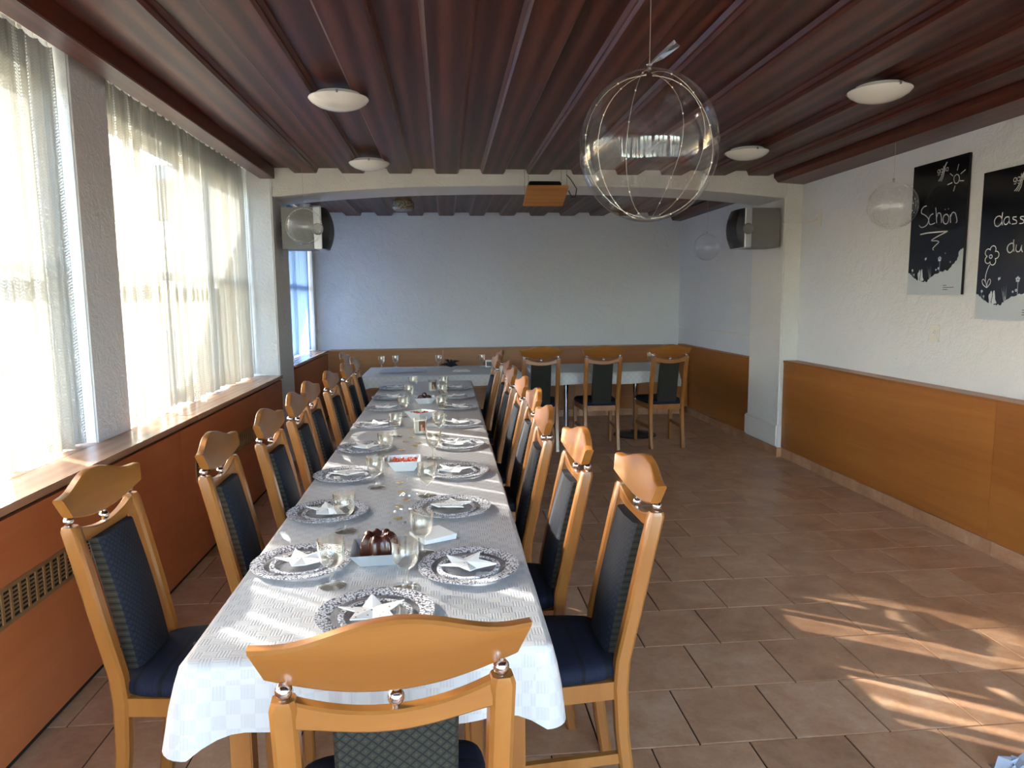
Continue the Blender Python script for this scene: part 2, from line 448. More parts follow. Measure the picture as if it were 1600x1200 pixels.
# ceiling: recessed boards and raised boards with slanted edges
ce = MB().box(-2.1, XR+.25, YF-.2, YB+.2, 2.68, 2.78).build('ceiling', 'ceiling_stain'); tag(ce, kind='structure')
PER, C0 = .394, .032
for (ya, yb) in ((YF, Y_ARCH0), (Y_ARCH1, YB)):
    for k in range(-3, 8):
        c = C0+k*PER
        if c-.1 < -1.5 or c > 2.95: continue
        # raised board
        prof = [(-.088, 2.55), (.088, 2.55), (.100, 2.562), (.100, 2.574), (.112, 2.592), (.112, 2.61), (-.112, 2.61), (-.112, 2.592), (-.100, 2.574), (-.100, 2.562)]
        b = MB().prism([(px, pz) for px, pz in prof], ya, yb, 'Y')
        for i in range(len(b.f)):
            # the two end caps are first, then the sides in order of the profile
            b.mi[i] = 1 if i in (3, 4, 5, 9, 10, 11) else 0
        o = b.build('raised_plank', ['ceiling_stain', 'ceiling_edge'], ce, loc=(c, 0, 0))
    for k in range(-4, 8):
        a, b2 = C0+k*PER+.095, C0+(k+1)*PER-.095
        a, b2 = max(a, -1.52), min(b2, 3.2)
        if b2-a < .03: continue
        MB().box(-(b2-a)/2, (b2-a)/2, ya, yb, ZC, 2.63).build('recessed_plank', 'ceiling_stain', ce, loc=((a+b2)/2, 0, 0))
# trims along both long walls
def tag_s(o): return tag(o, kind='structure')
tag_s(MB().box(-1.52, -1.40, YF, Y_ARCH0-.01, 2.50, 2.60).build('trim_1', 'ceiling_edge', bevel=.004))
tag_s(MB().prism([(2.95, 2.60), (2.93, 2.57), (2.93, 2.53), (2.97, 2.49), (3.215, 2.475), (3.215, 2.60)], YF, Y_ARCH0-.01, 'Y').build('trim_2', 'ceiling_edge'))
tag_s(MB().prism([(3.0, 2.60), (2.98, 2.56), (3.02, 2.49), (3.14, 2.48), (3.14, 2.60)], Y_ARCH1+.01, YB, 'Y').build('trim_3', 'ceiling_edge'))

# unseen slab on posts, added outside to keep the sun off the far window
pr_ = empty('unseen_sun_blocker', (-3.4, 8.4, 2.6)); tag(pr_, kind='structure')
MB().box(-1.7, 1.38, -1.5, 2.2, 0, .12).build('blocker_slab', 'white_paint', pr_)
for dy in (-1.3, 2.0): MB().box(-1.6, -1.48, dy-.06, dy+.06, -3.4, 0).build('blocker_post', 'white_paint', pr_)
# outside ground so daylight also bounces up into the windows
tag_s(MB().box(-60, 60, -60, 60, -.9, -.8).build('ground', 'outside_ground'))

# windows: frame, mullions, transom, panes
for i, (a, b) in enumerate(WIN+WF):
    side = i >= len(WIN)
    w = empty(f'window_{i+1}', ((a+b)/2, YF-.1, .40) if side else (XL, (a+b)/2, SILL), PI/2 if side else 0); tag(w, kind='structure')
    L = (b-a)/2; H = 2.06 if side else 2.50-SILL
    fr = MB(); t = .055
    fr.box(-.03, .03, -L, L, 0, t).box(-.03, .03, -L, L, H-t, H).box(-.03, .03, -L, -L+t, t, H-t).box(-.03, .03, L-t, L, t, H-t)
    fr.build('window_frame', 'white_paint', w)
    nb = 3
    ys = [lerp(-L+t, L-t, j/nb) for j in range(nb+1)]
    for j in range(1, nb):
        MB().box(-.028, .028, ys[j]-.045, ys[j]+.045, t, H-t).build('mullion', 'white_paint', w)
    tz = 1.35 if side else 1.66-SILL
    MB().box(-.025, .025, -L+t, L-t, tz-.028, tz+.028).build('transom', 'white_paint', w)
    for j in range(nb):
        for z0, z1 in ((t, tz-.028), (tz+.028, H-t)):
            MB().box(-.003, .003, ys[j]+.03, ys[j+1]-.03, z0, z1).build('pane', 'window_glass', w)

# radiator covers with sill boards and grilles under the windows
def grille(parent, y0, y1, z0, z1):
    g = MB()
    g.box(COVER_X-.002, COVER_X+.006, y0, y1, z0, z0+.014).box(COVER_X-.002, COVER_X+.006, y0, y1, z1-.014, z1)
    n = max(2, int((y1-y0)/.048)); rows = 7
    for j in range(n+1):
        y = lerp(y0, y1-.012, j/n); g.box(COVER_X-.002, COVER_X+.006, y, y+.012, z0+.014, z1-.014)
    for r in range(1, rows):
        z = lerp(z0+.014, z1-.014, r/rows); g.box(COVER_X-.001, COVER_X+.004, y0+.012, y1-.012, z-.003, z+.003)
    go = g.build('grille', 'grille_metal', parent); tag(go, 'bronze coloured slotted vent grille')
    MB().box(COVER_X+.0003, COVER_X+.0012, y0+.004, y1-.004, z0+.004, z1-.004).build('grille_shade_sheet', 'dark_void', go)  # dark sheet on the panel, standing in for shade behind the slots
def cover(label, y0, y1, joints, grilles, xface=COVER_X, front=True):
    c = empty('radiator_cover', (0, 0, 0)); tag(c, label, 'radiator cover', 'radiator covers under the windows')
    js = [y0]+joints+[y1]
    for a, b in zip(js[:-1], js[1:]):
        MB().box(xface-.02, xface, a+.0012, b-.0012, .035, .81).build('panel', 'cover_wood', c)
    MB().box(xface-.03, xface-.02, y0, y1, .0, .83).build('carcass', 'dark_void', c)
    for g in grilles: grille(c, *g)
    js2 = [y0]+[j+.25 for j in joints if j+.25 < y1-.3]+[y1]
    for a, b in zip(js2[:-1], js2[1:]):
        MB().box(PIL_X+.002, xface+.012, a+.0008, b-.0008, SILL-.028, SILL).build('sill_board', 'sill_wood', c, bevel=.003)
    for a, b in WIN:
        if a > y0-.6 and b < y1+.6:
            MB().box(-1.815, PIL_X+.002, max(a, y0)+.002, min(b, y1)-.002, SILL-.028, SILL).build('sill_board', 'sill_wood', c)
    return c
cover('long orange wood radiator cover with wide sill under the lace curtained windows', YF, Y_ARCH0-.025,
      [.2, 2.05, 3.876, 5.45], [(1.95, 3.25, .47, .60), (4.06, 5.26, .48, .60)])
cover('shaded wood radiator cover below the blue lit window of the far room', Y_ARCH1+.005, 9.19, [8.0], [], xface=-1.50)

# curtain rails and curtains
def curtain(name, label, y0, y1, x, ztop, mat, group, seed, folds=20.0, amp=.030, rail=True):
    rnd = random.Random(seed); W_ = y1-y0; NY = int(W_*190); NZ = 14
    ph = [rnd.uniform(0, 6.28) for _ in range(6)]
    vs, fs, uv = [], [], []
    for j in range(NZ+1):
        t = j/NZ; z = lerp(ztop, SILL+.012, t)
        for i in range(NY+1):
            y = y0+W_*i/NY; s = y*2*PI
            a = amp*(.35+.65*t)
            dx = a*(.6*math.sin(s*folds/2.4+ph[0]+.5*math.sin(y*3+ph[1]))+.22*math.sin(s*folds/1.1+ph[2]+.6*t)+.35*math.sin(s*.9+ph[3]))
            if j == 0: dx *= .5
            yy = y+.008*math.sin(s*folds/2.4+ph[4])*t
            zz = z-(.010*math.sin(s*2.2+ph[5]) if j == NZ else 0)
            if j == 0: zz = z-.012*abs(math.sin(y*PI/.105))
            vs.append((x+dx, yy, zz)); uv.append((y*1.25, z))
    for j in range(NZ):
        for i in range(NY):
            a = j*(NY+1)+i; fs.append((a, a+1, a+NY+2, a+NY+1))
    me = bpy.data.meshes.new('curtain_cloth'); me.from_pydata(vs, [], fs); me.materials.append(MATS[mat])
    ul = me.uv_layers.new(name='UVMap')
    for lp in me.loops: ul.data[lp.index].uv = uv[lp.vertex_index]
    me.shade_smooth()
    root = empty(name, (0, 0, 0)); tag(root, label, 'curtain', group)
    link('curtain_cloth', me, root)
    if rail:
        MB().box(x-.012, x+.012, y0-.01, y1+.01, ztop+.018, ztop+.03).build('curtain_rail', 'white_plastic', root)
        hk = MB().tube([(0, 0, .02), (0, 0, -.006), (.006, 0, -.012)], .0035, 6).mesh('curtain_hook', 'white_plastic')
        for i in range(int(W_/.105)+1):
            link('curtain_hook', hk, root, (x, y0+i*.105, ztop))
    return root
G = 'white net curtains at the windows'
curtain('lace_curtain', 'white zigzag lace curtain left of the bare plaster pier, cut by the frame', .80, 3.36, -1.655, 2.58, 'lace_curtain', G, 3)
curtain('lace_curtain', 'white zigzag lace curtain between plaster pier and arch, over the wide sill', 3.745, 6.245, -1.635, 2.58, 'lace_curtain', G, 5)
curtain('lace_curtain', 'white lace curtain at the window behind the viewpoint', -1.18, .33, -1.655, 2.58, 'lace_curtain', G, 8)
curtain('sheer_curtain', 'sheer curtain with skylight blue in its tint, in the far room below the left loudspeaker', 6.86, 9.22, -1.70, 2.55, 'sheer_curtain', G, 11, 16.0, .026)

# ---------------------------------------------------------------- tables
def table_legs(parent, x0, x1, y0, y1, z=.70):
    for x in (x0, x1):
        for y in (y0, y1):
            MB().box(x-.025, x+.025, y-.025, y+.025, 0, z).build('leg', 'beech', parent, bevel=.003)
TX_0, TX_1 = -.567, .215
for (a, b, la, lb, lab) in ((1.45, 4.10, 1.62, 3.86, 'long dining table under the near white damask cloth'),
                            (4.145, 6.45, 4.42, 6.03, 'dining table under the farther white damask cloth')):
    t = empty('dining_table', ((TX_0+TX_1)/2, (a+b)/2, 0)); tag(t, lab, 'table', 'tables of the long row')
    cx, cyy = (TX_0+TX_1)/2, (a+b)/2
    def L(mb, nm, mt, **k):
        o = mb.build(nm, mt, t, **k); o.location = (-cx, -cyy, 0); return o
    L(MB().box(TX_0+.01, TX_1-.01, a+.01, b-.01, .715, .742), 'table_top', 'beech', bevel=.003)
    L(MB().box(TX_0+.06, TX_1-.06, a+.06, b-.06, .66, .714), 'apron', 'beech')
    for x in (TX_0+.07, TX_1-.07):
        for y in (la, lb):
            L(MB().box(x-.025, x+.025, y-.025, y+.025, 0, .665), 'leg', 'beech', bevel=.003)

def cloth(name, label, x0, x1, y0, y1, z, drop, seed, group, corner=1.5, ends=(1, 1), mat='tablecloth'):
    """one continuous cloth: flat top, rounded edge, hanging rim with soft folds and longer corners"""
    rnd = random.Random(seed)
    per = []                                       # perimeter points with outward normal and corner factor
    rc = .02
    def side(ax, ay, bx, by, nx, ny, n):
        Ls = math.hypot(bx-ax, by-ay)
        for i in range(n):
            t = i/n; d = min(t, 1-t)*Ls
            per.append((lerp(ax, bx, t), lerp(ay, by, t), nx, ny, max(0, 1-d/.13)))
    def corner_(cx, cy, a0, n=6):
        for i in range(n):
            a = a0+(PI/2)*(i+.5)/n
            per.append((cx+rc*math.cos(a), cy+rc*math.sin(a), math.cos(a), math.sin(a), 1.0))
    nL = max(20, int((y1-y0)/.03)); nS = max(16, int((x1-x0)/.03))
    side(x1, y0+rc, x1, y1-rc, 1, 0, nL); corner_(x1-rc, y1-rc, 0)
    side(x1-rc, y1, x0+rc, y1, 0, 1, nS); corner_(x0+rc, y1-rc, PI/2)
    side(x0, y1-rc, x0, y0+rc, -1, 0, nL); corner_(x0+rc, y0+rc, PI)
    side(x0+rc, y0, x1-rc, y0, 0, -1, nS); corner_(x1-rc, y0+rc, 1.5*PI)
    ph = [rnd.uniform(0, 6.28) for _ in range(4)]
    rings = []; n = len(per)
    for (dr, ou) in ((0, -.014), (.003, -.003), (.012, .003), (.05, .010), (.10, .016), (1, .020)):
        ring = []
        arc_s = 0
        for i, (px, py, nx, ny, cf) in enumerate(per):
            s = px*7+py*5
            ef = 1.0
            if ends[0] == 0 and py < y0+.12: ef = max(0.0, (py-y0)/.12)
            if ends[1] == 0 and py > y1-.12: ef = max(0.0, (y1-py)/.12)
            full = drop*(1+(corner-1)*cf*cf*ef)*(1+.06*math.sin(s*1.3+ph[0]))*(.35+.65*ef)
            dz = full if dr == 1 else min(dr, full)
            w = dz/drop
            if abs(ny) > .5 and ef < .5: ou_ = min(ou, .004)
            else: ou_ = ou
            o = ou_+ef*w*(.016*math.sin(s*2.1+ph[1])+.010*math.sin(s*4.3+ph[2]))*.7+ef*cf*cf*w*.012
            zt = z-dz if dr else z
            ring.append((px+nx*o, py+ny*o, zt))
        rings.append(ring)
    mb = MB(); mb.loft(rings, False, False)
    mb.f.append(tuple(range(n))); mb.mi.append(0)
    o = mb.build(name, mat, smooth=True); tag(o, label, 'tablecloth', group); return o
TZ = .752
cloth('tablecloth', 'near white damask tablecloth with a hanging corner by the front chair', TX_0, TX_1, 1.45, 4.105, TZ, .15, 2, 'white tablecloths', 1.3, (1, 0))
cloth('tablecloth', 'farther white damask tablecloth ending before the cross table', TX_0-.003, TX_1+.003, 4.14, 6.45, TZ+.0015, .13, 4, 'white tablecloths', 1.5, (0, 1))

# cross table of the far room: three pedestal tables under two pale cloths
for i, x in enumerate((-.04, 1.262, 2.02)):
    t = empty('pedestal_table', (x, 7.47, 0))
    tag(t, ['pedestal table at the window end of the cross table', 'pedestal table behind the left chair of the back row', 'pedestal table with round black foot behind the right chair of the back row'][i], 'table', 'pedestal tables of the cross row')
    MB().lathe([(.001, 0), (.23, 0), (.23, .012), (.20, .022), (.05, .04), (.03, .06), (.001, .06)], 32).build('foot_disc', 'black_metal', t, smooth=True)
    MB().lathe([(.028, .05), (.028, .70)], 20).build('column', 'chrome', t, smooth=True)
    w = (.77, .39, .31)[i]
    MB().box(-w, w, -.40, .40, .70, .735).build('table_top', 'beech', t, bevel=.004)
cloth('tablecloth', 'pale bluish cloth on the window half of the cross table', -.84, .748, 6.99, 7.92, TZ-.004, .11, 6, 'white tablecloths', 1.3, mat='tablecloth')
cloth('tablecloth', 'creased white cloth on the cross table behind the three chairs', .852, 2.34, 6.99, 7.92, TZ-.002, .12, 9, 'white tablecloths', 1.3, mat='tablecloth')
# bench along the back wall
bn = empty('wall_bench', (.8, 9.0, 0)); tag(bn, 'built-in wooden wall bench behind the cross table', 'bench')
MB().box(-2.2, 2.25, -.26, .185, .39, .42).build('seat_board', 'veneer_across', bn, bevel=.004)
for a, b in ((-2.2, -.7), (-.7, .8), (.8, 2.25)):
    MB().box(a+.001, b-.001, -.235, -.215, .09, .39).build('front_panel', 'veneer_across', bn)
for i in range(13):
    MB().box(-2.2+i*TP+.0015, min(2.25, -2.2+(i+1)*TP-.0015), -.24, -.22, 0, .085).build('skirting_tile', 'tile', bn)

# ---------------------------------------------------------------- chairs
def rake(z):
    return 0.0 if z < .45 else .10*((z-.45)/.48)
def ring_rect(cx, cy, cz, hx, hy, b, tilt=0.0):
    pts = []
    for sx, sy in ((1, -1), (1, 1), (-1, 1), (-1, -1)):
        if sx*sy < 0: q = [(sx*hx, sy*(hy-b)), (sx*(hx-b), sy*hy)]
        else: q = [(sx*(hx-b), sy*hy), (sx*hx, sy*(hy-b))]
        # keep the ring ordered
        pts.append((sx, sy, q))
    out = [(hx, -hy+b), (hx, hy-b), (hx-b, hy), (-hx+b, hy), (-hx, hy-b), (-hx, -hy+b), (-hx+b, -hy), (hx-b, -hy)]
    return [(cx+x, cy+y, cz+y*tilt) for x, y in out]
def make_chair():
    root = empty('dining_chair')
    # rear posts
    for s in (1, -1):
        rings = []
        for z, y in ((0, .045), (.12, .026), (.28, .006), (.42, 0), (.50, .006), (.65, .038), (.80, .07), (.905, .094), (.917, .096)):
            h = .020 if z < .9 else (.020 if z < .91 else .0165)
            d = .019 if z < .35 else .021
            if z > .91: d = .017
            rings.append(ring_rect(s*(.160+.004*(z > .5)), y, z, h, d, .007))
        MB().loft(rings).build('rear_post', 'beech', root, smooth=True)
    # front legs
    for s in (1, -1):
        MB().loft([ring_rect(s*.186, -.405, z, h, h, .004) for z, h in ((0, .015), (.2, .0175), (.44, .019))]).build('front_leg', 'beech', root, smooth=True)
    # seat rails
    fr = MB()
    fr.box(-.168, .168, -.420, -.398, .385, .437)
    fr.box(-.142, .142, -.010, .012, .385, .437)
    for s in (1, -1):
        a, b = (s*.186, -.405), (s*.160, 0)
        fr.add([(a[0]-.011, a[1], .385), (a[0]+.011, a[1], .385), (b[0]+.011, b[1], .385), (b[0]-.011, b[1], .385),
                (a[0]-.011, a[1], .437), (a[0]+.011, a[1], .437), (b[0]+.011, b[1], .437), (b[0]-.011, b[1], .437)],
               [(0,3,2,1),(4,5,6,7),(0,1,5,4),(1,2,6,5),(2,3,7,6),(3,0,4,7)])
    fr.build('seat_frame', 'beech', root)
    for s in (1, -1):
        MB().add([(s*.186-.009, -.40, .19), (s*.186+.009, -.40, .19), (s*.16+.009, .012, .19), (s*.16-.009, .012, .19),
                  (s*.186-.009, -.40, .22), (s*.186+.009, -.40, .22), (s*.16+.009, .012, .22), (s*.16-.009, .012, .22)],
                 [(0,3,2,1),(4,5,6,7),(0,1,5,4),(1,2,6,5),(2,3,7,6),(3,0,4,7)]).build('stretcher', 'beech', root)
    # upholstered seat: rounded trapezoid, domed
    rings = []
    K = 32
    def outline(sc):
        o = []
        for j in range(K):
            a = 2*PI*j/K; c, d = math.cos(a), math.sin(a)
            ex = math.copysign(abs(c)**.32, c); ey = math.copysign(abs(d)**.32, d)
            y = -.2075+ey*.2225*sc
            hw = lerp(.212, .166, (y+.43)/.445)
            o.append((ex*hw*sc, y))
        return o
    for sc, z in ((.955, .437), (1.0, .445), (1.01, .458), (.99, .472), (.93, .482), (.75, .489), (.45, .493), (.12, .494)):
        rings.append([(x, y, z) for x, y in outline(sc)])
    MB().loft(rings).build('seat_cushion', 'seat_fabric', root, smooth=True)
    # crest rail, cupid's-bow top, sagging bottom, flared ends
    rings = []
    NS = 24
    for i in range(NS+1):
        s = -1+2*i/NS
        bump = math.cos(PI*min(1, abs(s)/.86)/2)**2
        zt = 1.000+.037*bump; zb = .946-.031*(1-s*s)
        yc = -.018*s*s
        def P(z, dy):
            hw = lerp(.180, .213, (z-.93)/.075) if z > .93 else .180
            return (s*hw, rake(z)+yc+dy, z)
        b = .005
        rings.append([P(zb+b, -.014), P(zt-b, -.014), P(zt, -.009), P(zt, .009), P(zt-b, .014), P(zb+b, .014), P(zb, .009), P(zb, -.009)])
    MB().loft(rings).build('crest_rail', 'beech_across', root, smooth=True)
    # lower back rail between the posts
    rings = []
    for i in range(NS+1):
        s = -1+2*i/NS; x = s*.147
        zt = .912-.030*(1-s*s); zb = zt-.034-.010*(s**4)
        y = rake(.9)-.012*(1-s*s)*0
        rings.append([(x, y-.013, zb+.004), (x, y-.013, zt-.004), (x, y-.009, zt), (x, y+.009, zt), (x, y+.013, zt-.004), (x, y+.013, zb+.004), (x, y+.009, zb), (x, y-.009, zb)])
    MB().loft(rings).build('back_rail', 'beech_across', root, smooth=True)
    me = MB().ball((0, 0, 0), .0135, 12).mesh('chrome_ball', 'chrome', smooth=True)
    cm = MB().lathe([(.006, -.0165), (.006, .0165)], 12).mesh('ball_pin', 'chrome', smooth=True)
    for x, z in ((-.162, .930), (0, .8975), (.162, .930)):
        b = link('chrome_ball', me, root, (x, rake(z), z)); link('ball_pin', cm, b)
    # upholstered back panel, front and rear fabrics
    rings = []
    for i in range(15):
        t = i/14; z = lerp(.425, .862, t)
        bulge = .008*math.sin(PI*t)
        w = .096; yb = rake(z)+.010; yf = rake(z)-.030-bulge
        rings.append([(w-.006, yb, z), (-w+.006, yb, z), (-w, yb-.006, z), (-w, yf+.010, z), (-w+.012, yf, z), (0, yf-.005, z), (w-.012, yf, z), (w, yf+.010, z), (w, yb-.006, z)])
    p = MB().loft(rings)
    p2 = p.build('back_panel', ['back_fabric_front', 'back_fabric_rear'], root, smooth=True)
    for q in p2.data.polygons:
        if q.normal.y > .5 or abs(q.normal.x) > .7: q.material_index = 1
    return root

def set_chair(o, x, y, rz, label, group):
    o.location = (x, y, 0); o.rotation_euler = (0, 0, rz); tag(o, label, 'chair', group)
proto = make_chair()
set_chair(proto, -.098, 1.125, PI+.11, 'high-back beech chair seen from behind at the near end of the table', 'high-back dining chairs')
def put_chair(*a): set_chair(copy_tree(proto), *a)
RC = [(.563, 2.0, .03), (.466, 2.47, .02), (.42, 3.0, -.02), (.45, 3.60, 0), (.446, 4.15, .01), (.436, 4.71, 0), (.453, 5.25, -.02), (.41, 5.80, .02), (.48, 6.30, 0)]
for i, (cx, y, dr) in enumerate(RC):
    put_chair(cx-.105, y, -PI/2+dr, f'{ORD[i]} chair from the camera along the open floor side of the table', 'high-back dining chairs')
LC = [(-.992, 2.06, -.04), (-.825, 2.57, .02), (-.773, 3.09, 0), (-.768, 3.63, .02), (-.788, 4.115, 0), (-.767, 4.70, -.02), (-.74, 5.26, 0), (-.745, 5.80, .02), (-.90, 6.32, .02)]
for i, (cx, y, dr) in enumerate(LC):
    put_chair(cx+.105, y, PI/2+dr, f'{ORD[i]} chair from the camera along the window side of the table', 'high-back dining chairs')
for x, lab in ((.896, 'left'), (1.497, 'middle'), (2.150, 'right')):
    put_chair(x, 6.79, PI+{'left': .0, 'middle': .0, 'right': .03}[lab], f'{lab} one of three chairs seen from behind at the cross table', 'high-back dining chairs')

# ---------------------------------------------------------------- tableware
plate_base = MB().lathe([(.001, .002), (.088, .002), (.108, .006), (.140, .011), (.140, .013), (.107, .009), (.087, .005), (.001, .005)], 48).mesh('plate_well', 'plate_clear', smooth=True)
rim_o = MB().lathe([(.104, .0075), (.139, .0125), (.1395, .0145), (.122, .0135), (.104, .0098)], 48).mesh('beaded_rim', 'silver_beading', smooth=True)
rim_i = MB().lathe([(.074, .0048), (.088, .0056), (.088, .0078), (.081, .0088), (.074, .0072)], 48).mesh('beaded_ring', 'silver_beading', smooth=True)
def no_caps(me):
    bm = bmesh.new(); bm.from_mesh(me)
    bmesh.ops.delete(bm, geom=[f for f in bm.faces if len(f.verts) > 4], context='FACES'); bm.to_mesh(me); bm.free()
no_caps(rim_o); no_caps(rim_i)
def star_napkin(seed):
    r = random.Random(seed); vs = []; a0 = r.uniform(0, 6.28)
    for k in range(10):
        a = a0+PI*k/5; rad = (.082 if k % 2 == 0 else .042)*r.uniform(.92, 1.06)
        vs.append((rad*math.cos(a), rad*math.sin(a)*.86, (.014 if k % 2 == 0 else .008)+r.uniform(-.003, .010)))
    top = vs+[(0, 0, .016)]
    low = [(x*.985, y*.985, z-.0035) for x, y, z in top]
    fs = [(k, (k+1) % 10, 10) for k in range(10)]+[((k+1) % 10+11, k+11, 21) for k in range(10)]+[(k, k+11, (k+1) % 10+11, (k+1) % 10) for k in range(10)]
    return MB().add(top+low, fs).mesh('star_napkin', 'dotted_paper')
naps = [star_napkin(s) for s in range(5)]
def place(x, y, where, i, z=TZ+.002):
    p = empty('charger_plate', (x, y, z), random.uniform(0, 6.28)); tag(p, f'clear charger plate with beaded silver rim, {where}', 'plate', 'silver rimmed charger plates')
    link('plate_well', plate_base, p); link('beaded_rim', rim_o, p); link('beaded_ring', rim_i, p)
    n = link('star_napkin', naps[i % 5], None, (x+random.uniform(-.01, .01), y, z+.006), random.uniform(-.5, .5))
    tag(n, f'white dotted star napkin on the plate, {where}', 'napkin', 'star folded napkins')
place(-.18, 1.625, 'at the near head of the table', 0)
LP = [(-.42, 1.985), (-.425, 2.465), (-.43, 2.99), (-.415, 3.54), (-.42, 4.2), (-.425, 4.81), (-.43, 5.37), (-.43, 5.93)]
RP = [(.048, 1.90), (.005, 2.465), (.03, 3.0), (.04, 3.565), (.055, 4.18), (.06, 4.80), (.065, 5.33), (.07, 5.85)]
for i, (x, y) in enumerate(LP): place(x, y, f'{ORD[i]} from the camera on the window side', i+1)
for i, (x, y) in enumerate(RP): place(x, y, f'{ORD[i]} from the camera on the open floor side', i+2)

gob = MB().lathe([(.001, 0), (.034, 0), (.035, .002), (.012, .006), (.0075, .012), (.0065, .04), (.010, .050), (.024, .060), (.032, .075), (.0355, .095), (.037, .128), (.0362, .128),
                  (.0345, .095), (.031, .077), (.022, .063), (.001, .056)], 28).mesh('clear_goblet', 'cup_plastic', smooth=True)
def goblet(x, y, label, z=TZ+.002, s=1.0):
    o = link('clear_goblet', gob, None, (x, y, z)); o.scale = (s, s, s)
    tag(o, label, 'goblet', 'clear plastic goblets')
GL = [(-.31, 1.822), (-.338, 2.268), (-.29, 2.80), (-.292, 3.286), (-.285, 3.86), (-.28, 4.50), (-.275, 5.10), (-.27, 5.66)]
GR = [(-.117, 1.791), (-.084, 2.035), (-.084, 2.65), (-.07, 3.29), (-.05, 3.86), (-.04, 4.49), (-.035, 5.07), (-.03, 5.60)]
for i, (x, y) in enumerate(GL): goblet(x, y, f'clear goblet, {ORD[i]} from the camera in the window side row')
for i, (x, y) in enumerate(GR): goblet(x, y, f'clear goblet, {ORD[i]} from the camera in the open floor side row')
FG = [(-.70, 7.72), (-.56, 7.82), (-.09, 7.76), (.38, 7.74), (.86, 7.75), (1.20, 7.70), (2.22, 7.62)]
for i, (x, y) in enumerate(FG): goblet(x, y, f'clear goblet on the cross table, {["first","second","third","fourth","fifth","sixth","seventh"][i]} from the windows')

def square_bowl(name, label, x, y, mat, w=.075, wb=.045, h=.045, rz=0.0, cat='bowl'):
    o = empty(name, (x, y, TZ+.002), rz); tag(o, label, cat)
    def sq(a, z): return [(a, a, z), (-a, a, z), (-a, -a, z), (a, -a, z)]
    mb = MB(); mb.loft([sq(wb, 0), sq(w, h), sq(w-.004, h), sq(wb-.002, .004)], False, True)
    mb.build('dish', mat, o, bevel=.0012); return o
d1 = square_bowl('cake_dish', 'square silver dish with glossy chocolate cake near the front goblets', -.205, 2.0, 'tray_silver', .078, .05, .04, .04, 'dish')
def bundt(R, r, h, lobes, name, parent, z):
    k = 60; rings = []
    for i in range(11):
        a = PI*i/10
        rr = R+r*math.cos(a); zz = h*math.sin(a)**.8 if 0 < i < 10 else 0
        ring = []
        for j in range(k):
            th = 2*PI*j/k; l = 1+.12*math.cos(lobes*th)*(.3+.7*math.cos(a/2))
            ring.append((rr*l*math.cos(th), rr*l*math.sin(th), z+zz*(1+.05*math.cos(lobes*th))))
        rings.append(ring)
    mb = MB(); mb.loft(rings, False, False)
    return mb.build(name, 'chocolate', parent, smooth=True)
bundt(.030, .022, .062, 7, 'bundt_cake', d1, .018)
d2 = square_bowl('cake_dish', 'pale square dish heaped with chocolates at the far half of the table', -.165, 5.08, 'porcelain', .075, .045, .045, .1, 'dish')
for i in range(7):
    a = i*2*PI/6; rr = .032 if i < 6 else 0
    MB().lathe([(.001, -.02), (.014, -.016), (.02, 0), (.014, .018), (.001, .024)], 10, (rr*math.cos(a), rr*math.sin(a), .034+(.02 if i == 6 else 0))).build('chocolate', 'chocolate', d2, smooth=True)
for (x, y, rz, lab) in ((-.195, 3.09, .05, 'white angular bowl of red brown snacks before the photo candle'), (-.17, 4.40, .75, 'angular bowl of snacks set diagonally beyond the photo candle')):
    b = square_bowl('snack_bowl', lab, x, y, 'porcelain', .072, .04, .05, rz)
    rs = random.Random(int(y*10))
    nut = MB().lathe([(.001, -.006), (.006, -.003), (.007, .002), (.001, .006)], 7).mesh('snack', 'cracker_red', smooth=True)
    for i in range(34):
        q = link('snack', nut, b, (rs.uniform(-.05, .05), rs.uniform(-.05, .05), .036+rs.uniform(0, .006)))
        q.rotation_euler = (rs.uniform(0, 3), rs.uniform(0, 3), 0)
for (x, y, lab) in ((-.155, 3.92, 'glass candle jar with a photo label in the middle of the table'), (-.12, 5.74, 'white candle jar with photo label near the far end')):
    c = empty('candle_jar', (x, y, TZ+.002)); tag(c, lab, 'candle', 'photo candle jars')
    MB().lathe([(.001, 0), (.034, 0), (.037, .004), (.037, .092), (.0345, .092), (.0345, .006), (.001, .006)], 28).build('jar', 'cup_plastic', c, smooth=True)
    MB().lathe([(.001, .0065), (.034, .0065), (.034, .07), (.001, .072)], 24).build('wax', 'wax', c, smooth=True)
    ph = MB(); ar = [(-PI/2+a) for a in (-.15, .1, .35, .6, .85)]
    for k_, mi in ((0, 0), (1, 1)):
        pass
    for i in range(4):
        a, b_ = ar[i], ar[i+1]
        for z0, z1, mi in ((.02, .038, 1 if i in (1, 2) else 0), (.038, .056, 1 if i in (1,) else 0), (.056, .076, 0)):
            ph.add([(.0378*math.cos(a), .0378*math.sin(a), z0), (.0378*math.cos(b_), .0378*math.sin(b_), z0), (.0378*math.cos(b_), .0378*math.sin(b_), z1), (.0378*math.cos(a), .0378*math.sin(a), z1)], [(0, 1, 2, 3)], mi)
    ph.build('photo_label', ['photo_brown', 'photo_skin'], c)
    MB().tube([(0, 0, .07), (.001, 0, .082)], .001, 5).build('wick', 'dark_leaf', c)
ns_ = empty('napkin_stack', (-.055, 2.18, TZ+.002), .5); tag(ns_, 'small stack of folded white paper napkins behind the chocolate cake', 'napkins')
for i in range(4):
    MB().box(-.055, .055, -.055, .055, i*.0035, i*.0035+.003).build('folded_napkin', 'paper', ns_, bevel=.001).rotation_euler = (0, 0, .03*i-.04)
